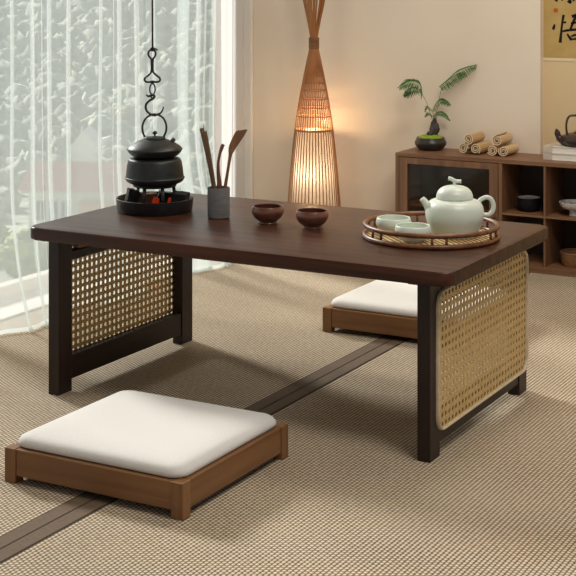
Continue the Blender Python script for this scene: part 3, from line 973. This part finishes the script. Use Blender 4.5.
hg = thing('hook_hanger', 'black iron S-hook and shackle hanging on a thin cord above the kettle', 'hook', (BC[0], BC[1], TZ + zk), YAW)
top = CZ - TZ - zk
obj('cord', T([H(152.5, 50), H(152.3, 0), Vector((-.0065, 0, top))], .0026, 8), M['wire'], hg, True)
bm = bmesh.new()
tube(bm, [H(152.4 + 1.6 * math.cos(i * PI / 6), 49.2 + 1.4 * math.sin(i * PI / 6), .002) for i in range(12)], .0030, 8, True)
tube(bm, smooth_prof([H(152.5, 48.2, -.004), H(155, 48.6, -.003), H(157.4, 50.2, 0)], 4), .0024, 8)
tube(bm, smooth_prof([H(150, 49.6, -.004), H(152.6, 50.6, -.005), H(154.8, 49.6, -.002)], 4), .0026, 8)
obj('knot', bm, M['wire'], hg, True)
bm = bmesh.new()
tube(bm, smooth_prof([H(151.2, 59), H(148.6, 55.6), H(148.4, 52.2), H(150.4, 49.8), H(153.4, 49.8), H(155.4, 52.2), H(155.2, 55.6), H(152.8, 59)], 5), .0030, 8)
tube(bm, smooth_prof([H(151.3, 58.4), H(151.5, 65), H(151.3, 71.5), H(148.5, 75), H(145.2, 77.6), H(144.6, 80.2), H(146.6, 81.9), H(152.2, 82.0), H(158, 81.8), H(160, 80), H(159.2, 77.4), H(156, 75), H(153, 71.5), H(152.7, 65), H(152.9, 58.4)], 5), .0030, 8)
tube(bm, smooth_prof([H(152.2, 80.5), H(152.0, 83.2)], 3), .0055, 10)
obj('shackle', bm, M['wire'], hg, True)
obj('ring_link', T([H(152.4 + 2.7 * math.cos(i * PI / 12), 89.0 + 5.4 * math.sin(i * PI / 12), .002 * math.sin(i * PI / 6)) for i in range(24)], .0022, 8, True), M['wire'], hg, True)
hp = smooth_prof([H(152.8, 94.8), H(154.2, 96.2), H(153.0, 98.6), H(149.2, 100.6), H(146.0, 104.6), H(146.0, 109.4), H(149.2, 113.4), H(154.2, 115.2), H(159.2, 113.8), H(162.2, 110.6), H(163.6, 106.6)], 6)
rr = [.0034 - .0018 * max(0, (i / len(hp) - .75) / .25) for i in range(len(hp))]
bm = T(hp, rr, 10)
tube(bm, smooth_prof([H(152.8, 94.8), H(150.6, 95.6), H(148.2, 96.2), H(145.8, 94.6)], 4), [.0034] * 8 + [.0030, .0026, .0022, .0018, .0016], 8)
tube(bm, [H(153 + 1.9 * math.cos(i * PI / 6), 96.4 + 1.9 * math.sin(i * PI / 6)) for i in range(12)], .0024, 8, True)
obj('hook', bm, M['wire'], hg, True)

# ------------------------------------------------------------------ tool cup
UC = (0.313, 0.351)
KU = 1 / 360.37
cu = thing('tool_cup', 'grey stoneware cylinder cup holding wooden tea tools beside the brazier', 'cup', (UC[0], UC[1], TZ))
obj('body', lathe(bmesh.new(), [(0, 0), (.029, 0), (.0308, .002), (.0312, .082), (.0300, .084), (.0280, .083), (.0276, .006), (0, .006)], 56), M['stone_cup'], cu, True, 40)
def U(u, v, y=0.0):
    return Vector(((u - 218.7) * KU, y, 1.1222 - (v + 26.755) * KU - TZ))
FL = 0.0068
ta = thing('tea_tongs', 'pair of dark bamboo tongs leaning left in the grey tool cup', 'tongs', (UC[0], UC[1], TZ + FL), YAW)
def dn(p):
    return (p.x, p.y, p.z - FL)
def blade(pts, rads, mat, parent, name, flat=.45):
    C = smooth_prof([dn(p) for p in pts], 6)
    R_ = smooth_prof([(r, 0) for r in rads], 6)
    return obj(name, T(C, [x[0] for x in R_], 12, False, flat, (1, 0, 0)), mat, parent, True)
b0 = Vector((0, 0, FL + .001))
blade([U(217.0, 213, .004), U(213.5, 188, .006), U(209.5, 166, .008), U(204.5, 142, .010), U(201.0, 128.6, .012)], [.0042, .0050, .0052, .0060, .0054], M['tool_a'], ta, 'arm')
blade([U(217.8, 213, -.008), U(214.8, 188, -.006), U(211.2, 166, -.004), U(207.0, 145, -.002), U(204.6, 131, -.002)], [.0042, .0048, .0050, .0066, .0058], M['tool_a'], ta, 'arm')
obj('pin', T([dn(U(203.6, 136, .004)), dn(U(203.8, 130, .004)), dn(U(203.4, 124.8, .004))], .0012, 8), M['tool_a'], ta, True)
tb_ = thing('tea_spoon', 'short red-brown wooden spoon in the middle of the tool cup', 'spoon', (UC[0], UC[1], TZ + FL), YAW)
blade([U(218.5, 213.5, .010), U(219.4, 188, .006), U(218.3, 174, .004), U(218.2, 163, .002), U(219.8, 154, 0), U(221.6, 148.2, 0), U(223.2, 144.2, 0)],
      [.0070, .0072, .0052, .0040, .0040, .0052, .0050], M['tool_b'], tb_, 'handle', .6)
ts = thing('wooden_spatula', 'wooden spatula with a broad slanted blade leaning right in the tool cup', 'spatula', (UC[0], UC[1], TZ + FL), YAW)
blade([U(222.6, 213.5, -.006), U(225.2, 188, -.006), U(227.6, 172, -.006), U(230.0, 157, -.006), U(230.9, 150, -.006)], [.0044, .0048, .0042, .0046, .0070], M['tool_c'], ts, 'handle', .6)
ol = smooth_prof([(229.4, 154.5), (228.6, 148), (230.4, 142), (234.0, 134.5), (236.8, 130.6), (241, 130.0), (247.2, 129.2), (245.4, 133.6), (241.0, 140.5), (236.2, 147.5), (232.4, 154)], 4)
bm = bmesh.new()
prism(bm, [(U(p[0], p[1]).x, U(p[0], p[1]).z - FL) for p in ol], 'y', -.0085, -.0040)
obj('blade', bm, M['tool_c'], ts)

# ------------------------------------------------------------------ brown tea bowls
def tea_bowl(x, y, label):
    o = thing('tea_bowl', label, 'bowl', (x, y, TZ), 0, 'brown tea bowls on the table')
    po = smooth_prof([(0, 0), (.024, 0), (.026, .002), (.025, .005), (.036, .014), (.0435, .027), (.0440, .036), (.0410, .0445), (.0400, .0455)], 4)
    obj('body', lathe(bmesh.new(), [(max(0, p[0]), p[1]) for p in po], 56), M['clay'], o, True, 60)
    pi_ = smooth_prof([(.0400, .0455), (.0385, .0440), (.0405, .036), (.0395, .028), (.030, .014), (.014, .008), (0, .007)], 4)
    obj('inside', lathe(bmesh.new(), [(max(0, p[0]), p[1]) for p in pi_], 56), M['clay_in'], o, True)
    return o
tea_bowl(0.473, 0.345, 'left brown glazed tea bowl, the one nearer the grey tool cup')
tea_bowl(0.612, 0.341, 'right brown glazed tea bowl, the one nearer the celadon tea tray')

# ------------------------------------------------------------------ tea tray with teapot and cups
TC = (0.946, 0.364)
ty = thing('tea_tray', 'round brown cane tray with open rail and woven base carrying the celadon tea set', 'tray', (TC[0], TC[1], TZ))
M['weave'] = None
def weave_mat():
    m, nt, out = newmat('tray_weave')
    N = nt.nodes.new; Lk = nt.links.new
    b = N('ShaderNodeBsdfPrincipled'); Lk(b.outputs[0], out.inputs[0]); b.inputs['Roughness'].default_value = .5
    tc = N('ShaderNodeTexCoord')
    w1 = N('ShaderNodeTexWave'); w1.inputs['Scale'].default_value = 34; w1.bands_direction = 'DIAGONAL'
    w1.inputs['Distortion'].default_value = 1.0
    Lk(tc.outputs['Object'], w1.inputs['Vector'])
    r = N('ShaderNodeValToRGB')
    r.color_ramp.elements[0].position = .25; r.color_ramp.elements[0].color = lin((96, 66, 36))
    r.color_ramp.elements[1].position = .7; r.color_ramp.elements[1].color = lin((202, 172, 116))
    Lk(w1.outputs[1], r.inputs[0]); Lk(r.outputs[0], b.inputs['Base Color'])
    bp = N('ShaderNodeBump'); bp.inputs['Distance'].default_value = .002; Lk(w1.outputs[1], bp.inputs['Height']); Lk(bp.outputs[0], b.inputs['Normal'])
    return m
obj('woven_base', lathe(bmesh.new(), [(0, .0005), (.170, .0005), (.170, .006), (0, .006)], 72), weave_mat(), ty, True, 40)
obj('lower_ring', T(ringpts(.1705, .0065, 96), .0065, 10, True), M['tray_wood'], ty, True)
obj('upper_ring', T(ringpts(.1690, .0330, 96), .0062, 10, True), M['tray_wood'], ty, True)
for i in range(12):
    a = math.radians(-60 + 60 * (i // 2) + (6 if i % 2 else -6))
    obj('post', T([(.1702 * math.cos(a), .1702 * math.sin(a), .009), (.1692 * math.cos(a), .1692 * math.sin(a), .031)], .0036, 8), M['tray_wood'], ty, True)
SZ = TZ + .0062

KT = 1 / 394.1
TP = (1.0035, 0.381)
tp = thing('celadon_teapot', 'round pale green celadon teapot with twig knob on the cane tray', 'teapot', (TP[0], TP[1], SZ), YAW)
def Tq(u, v, y=0.0):
    return Vector(((u - 454.7) * KT, y, 1.1222 - (v + 26.755) * KT - SZ))
def tz(pairs):
    return [(h * KT, max(0, Tq(454.7, v).z)) for h, v in pairs]
vb = (1.1222 - SZ) / KT - 26.755
po = smooth_prof([(0, 0), (18 * KT, 0), (22.5 * KT, .003)] + tz([(27.3, 225), (29.2, 218.5), (29.4, 212.5), (28.0, 206.8), (24.4, 202.6), (18.5, 200.5), (16, 200.2)]), 5)
obj('body', lathe(bmesh.new(), [(max(0, p[0]), p[1]) for p in po] + [(0, Tq(0, 200.2).z)], 64), M['celadon'], tp, True)
pl_ = smooth_prof(tz([(17.2, 200.8), (18.4, 199.8), (18.4, 197.6), (17.4, 194.2), (15.0, 190.8), (11.0, 188.4), (5, 187.0), (0, 186.8)]), 4)
ld = obj('lid', lathe(bmesh.new(), [(max(0, p[0]), p[1]) for p in pl_], 56), M['celadon'], tp, True)
bm = T(smooth_prof([Tq(455.2, 188), Tq(454.6, 185), Tq(455, 182.4)], 4), [.0050, .0046, .0042, .0040, .0040, .0042, .0044, .0046, .0048], 10)
tube(bm, smooth_prof([Tq(448.6, 179.9), Tq(451.5, 180.5), Tq(455.5, 182.7), Tq(461.2, 182.9)], 4), [.0058] + [.0050] * 10 + [.0046, .0056], 10)
obj('knob', bm, M['celadon'], ld, True)
obj('spout', T(smooth_prof([Tq(434, 219), Tq(429.4, 211), Tq(425.8, 205), Tq(421.9, 200.2)], 6), smoothl := [.016, .0152, .0144, .0137, .013, .0124, .0118, .0112, .0106, .0101, .0097, .0093, .009, .0086, .0083, .008, .0077, .0074, .0072], 14), M['celadon'], tp, True)
obj('handle', T(smooth_prof([Tq(477, 206.5), Tq(481.2, 201.4), Tq(486.8, 199), Tq(491.6, 201.2), Tq(494, 207.4), Tq(492.6, 213.6), Tq(488.5, 216.6), Tq(481, 216.2)], 5), .0058, 12, False, .8), M['celadon'], tp, True)

def cup(x, y, label):
    o = thing('celadon_cup', label, 'cup', (x, y, SZ), 0, 'celadon cups on the tray')
    po = smooth_prof([(0, 0), (.024, 0), (.027, .003), (.040, .014), (.0455, .026), (.0445, .036), (.0425, .0405), (.0415, .041)], 4)
    obj('body', lathe(bmesh.new(), [(max(0, p[0]), p[1]) for p in po], 56), M['celadon'], o, True, 70)
    pi_ = smooth_prof([(.0415, .041), (.0402, .0395), (.0415, .034), (.042, .026), (.036, .015), (.018, .008), (0, .007)], 4)
    obj('inside', lathe(bmesh.new(), [(max(0, p[0]), p[1]) for p in pi_], 56), M['celadon_in'], o, True)
    return o
cup(0.852, 0.338, 'pale green celadon cup farther from the teapot, at the left of the tray')
cup(0.942, 0.258, 'pale green celadon cup beside the teapot, at the front of the tray')

# ------------------------------------------------------------------ outside the window
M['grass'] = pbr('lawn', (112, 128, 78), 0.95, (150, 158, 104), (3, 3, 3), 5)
M['hill'] = pbr('hillside', (140, 148, 128), 0.95, (190, 194, 172), (.7, .7, .7), 6)  # ground greyed and lightened too, with the haze in its colour
M['trees'] = pbr('hazed_forest', (150, 159, 141), 0.95, (186, 190, 172), (1.3, 1.3, 1.3), 6, ramp=(0.4, 0.6))  # pale grey-green: distance haze mixed into the tree colour
M['bush'] = pbr('bush_leaves', (96, 116, 62), 0.9, (168, 176, 112), (9, 9, 9), 4)
M['roof'] = pbr('roof_tiles', (150, 96, 80), 0.85, (170, 114, 98), (.4, .4, 4), 3)
M['render'] = pbr('house_plaster', (232, 230, 224), 0.9, (238, 236, 230), (.5, .5, .5), 2)
M['ochre'] = pbr('ochre_plaster', (216, 156, 108), 0.9, (224, 168, 122), (.5, .5, .5), 2)
M['pane_dark'] = pbr('house_window', (60, 64, 66), 0.3, (74, 78, 80), (.5, .5, .5), 2)
M['pale_roof'] = pbr('pale_metal_roof', (244, 244, 242), 0.6, (248, 248, 246), (.5, .5, .5), 2)

def ground_z(d):
    P_ = [(4, -.10), (6.7, -.16), (9, -1.1), (13, -2.4), (25, -6), (60, -13), (95, -17.4), (130, -18.6), (170, -15), (230, -3), (300, 18), (420, 62)]
    for (a, za), (b, zb_) in zip(P_[:-1], P_[1:]):
        if d <= b:
            f = max(0, (d - a) / (b - a)); f = f * f * (3 - 2 * f) * .3 + f * .7
            return za + (zb_ - za) * f
    return P_[-1][1]
ds = [5.0, 5.6, 6.2, 6.7, 8, 9, 10, 11, 13, 16, 20, 25, 32, 40, 50, 60, 75, 95, 110, 130, 150, 170, 200, 230, 265, 300, 350, 420]
bm = bmesh.new()
rows = []
CB = Vector((WX - .14, 0, 0))
for d in ds:
    row = []
    for k in range(25):
        u = -1600 + k * 110
        p = far(u, d)
        # keep the ground outside the room
        if p.x > WX - .13:
            p.x = WX - .13
        z = ground_z(d) + (0.6 * noise.noise(Vector((p.x * .05, p.y * .05, 0))) * min(1, d / 40))
        row.append(bm.verts.new((p.x, p.y, z)))
    rows.append(row)
for a, b in zip(rows[:-1], rows[1:]):
    for i in range(24):
        bm.faces.new((a[i], a[i + 1], b[i + 1], b[i]))
bmesh.ops.remove_doubles(bm, verts=bm.verts[:], dist=1e-4)
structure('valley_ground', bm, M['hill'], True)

ICO = {}
def ico(sub):
    if sub not in ICO:
        q = bmesh.new()
        bmesh.ops.create_icosphere(q, subdivisions=sub, radius=1)
        q.verts.index_update()
        ICO[sub] = ([v.co.copy() for v in q.verts], [[v.index for v in f.verts] for f in q.faces])
        q.free()
    return ICO[sub]
class Soup:
    """many leafy crowns gathered into one mesh"""
    def __init__(self):
        self.v = []; self.f = []
    def blob(self, c, rx, rz, seed, sub=2, rough=.35):
        V, F = ico(sub)
        o = len(self.v)
        A = Vector((seed * 1.7, seed, 0)); Bs = Vector((seed, 0, seed * .6))
        for q in V:
            n = 1 + rough * noise.noise(q * 2.2 + A) + rough * .6 * noise.noise(q * 5 + Bs)
            self.v.append((q.x * rx * n + c.x, q.y * rx * n + c.y, q.z * rz * n + c.z))
        self.f += [[i + o for i in f] for f in F]
    def build(self, name, mat, parent=None):
        me = bpy.data.meshes.new(name)
        me.from_pydata(self.v, [], self.f)
        me.materials.append(mat)
        me.polygons.foreach_set('use_smooth', [True] * len(me.polygons))
        o = bpy.data.objects.new(name, me)
        COL.objects.link(o)
        if parent is not None:
            o.parent = parent
        return o
sp = Soup()
rnd = random.Random(3)
cnt = 0
while cnt < 3600:
    d = 100 + 232 * rnd.random() ** .85
    sz_ = rnd.uniform(.7, 1.7) * (d / 190) ** .7
    u = rnd.uniform(-60, 290) if cnt % 5 else rnd.uniform(-400, 400)
    if d < 128 and 5 < u < 165:
        continue
    p = far(u, d)
    sp.blob(Vector((p.x, p.y, ground_z(d) + sz_ * .6)), sz_, sz_ * rnd.uniform(.9, 1.5), cnt * .37, 2, .75)
    cnt += 1
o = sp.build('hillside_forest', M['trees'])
tag(o, 'hazy green wooded hillside seen through the sheer curtain', 'trees')
o['kind'] = 'stuff'
# garden shrubs close to the window
shr = ((-12, 6.4, .16, 'low pale green garden shrub outside the window at the left edge of the photo'),
       (30, 6.0, .19, 'low pale green garden shrub outside the window, just left of the table corner'),
       (84, 6.3, .17, 'low green garden shrub outside, behind the front half of the left cane panel'),
       (134, 6.1, .16, 'low green garden shrub outside, behind the rear half of the left cane panel'))
for k, (u, d, s, wd) in enumerate(shr):
    p = far(u, d)
    rq = random.Random(k)
    sh = thing('garden_shrub', wd, 'shrub', (p.x, p.y, ground_z(d) - .01), 0, 'shrubs outside the window')
    sp = Soup()
    for j in range(26):
        a = rq.uniform(0, 2 * PI); rr_ = s * .75 * math.sqrt(rq.random())
        q = s * rq.uniform(.14, .26)
        sp.blob(Vector((rr_ * math.cos(a) * .8, rr_ * math.sin(a) * .8, s * rq.uniform(.15, .85))), q, q * .8, j + k * 31, 3, .9)
    sp.build('foliage', M['bush'], sh)
    obj('trunk', T([(0, 0, -.02), (0, 0, s * .5)], .012, 8), M['log'], sh, True)

# a village house below, in the valley
p = far(92, 100)
hz_ = -17.4
hs = thing('valley_house', 'pale two-storey house with red-brown roof in the valley behind curtain', 'house', (p.x, p.y, hz_), YAW - .12)
obj('wall', B((-4.6, 0, 0), (2.6, 5, 3.3)), M['render'], hs)
obj('wall', B((-.8, -.5, 0), (1.6, .05, 2.5)), M['ochre'], hs)
bm = bmesh.new()
prism(bm, [(-.9, 3.25), (5.9, 3.25), (2.5, 4.9)], 'x', -5.2, 3.2)
obj('roof', bm, M['roof'], hs)
obj('eave_band', B((-5.0, -.6, 3.0), (3.0, .1, 3.25)), M['render'], hs)
for x in (-4.0, -3.1, -2.2, 1.75):
    f = obj('window', B((x, -.06, 1.1), (x + .6, .04, 2.4)), M['pane_dark'], hs)
    obj('mullion', B((x + .26, -.09, 1.1), (x + .34, -.05, 2.4)), M['render'], f)
p = far(84, 118)
h2 = thing('white_barn', 'white pale-roofed barn rising behind the valley house', 'building', (p.x, p.y, -18.6), YAW)
bm = bmesh.new()
prism(bm, [(-1.05, 0), (1.0, 0), (1.0, 5.2), (.55, 5.9), (-.1, 6.5), (-.75, 5.6), (-1.05, 5.4)], 'y', 0, 4)
obj('wall', bm, M['render'], h2)
bm = bmesh.new()
prism(bm, [(-1.15, 5.4), (-.8, 5.75), (-.1, 6.65), (.6, 6.02), (1.15, 5.2), (1.1, 4.9), (-1.1, 4.9)], 'y', -.2, 4.2)
obj('roof', bm, M['pale_roof'], h2)

# ------------------------------------------------------------------ light
wd = bpy.data.worlds.new('world')
S.world = wd
wd.use_nodes = True
bg = wd.node_tree.nodes['Background']
bg.inputs[0].default_value = (0.93, 0.965, 1.0, 1)
bg.inputs[1].default_value = 0.27

def add_light(name, kind, loc, energy, col, rot=None, target=None, **kw):
    l = bpy.data.lights.new(name, kind)
    l.energy = energy
    l.color = col
    for k_, v_ in kw.items():
        setattr(l, k_, v_)
    o = bpy.data.objects.new(name, l)
    COL.objects.link(o)
    o.location = loc
    if target is not None:
        o.rotation_euler = (Vector(target) - Vector(loc)).to_track_quat('-Z', 'Y').to_euler()
    return o
add_light('sun', 'SUN', (-6, 3, 4), 5.2, (1.0, 0.975, 0.94), target=(-6 + 1.0, 3 - 0.40, 4 - 0.56), angle=math.radians(9))
add_light('fill_light', 'AREA', (1.9, -0.4, 2.40), 36, (1.0, 0.94, 0.86), target=(1.4, 0.3, 0), shape='DISK', size=0.8)  # added fill light without a fixture, for front and right-hand faces
add_light('wall_fill_light', 'AREA', (1.1, 1.15, 2.40), 20, (1.0, 0.93, 0.83), target=(0.9, 1.7, 0), shape='DISK', size=0.6)  # second added fill without a fixture, a warm wash for the back wall
add_light('lamp_bulb', 'POINT', (LX, LY, 0.505), 1.7, (1.0, 0.68, 0.36), shadow_soft_size=0.018)

add_light('lamp_bulb_low', 'POINT', (LX, LY - 0.03, 0.30), 0.36, (1.0, 0.78, 0.54), shadow_soft_size=0.015)

S.view_settings.view_transform = 'Standard'
S.view_settings.look = 'None'
S.view_settings.exposure = 0.0
S.view_settings.gamma = 1.0
S.view_settings.use_curve_mapping = False
S.cycles.use_denoising = True
S.cycles.max_bounces = 8
S.cycles.diffuse_bounces = 5
S.cycles.transparent_max_bounces = 24
S.cycles.sample_clamp_indirect = 6
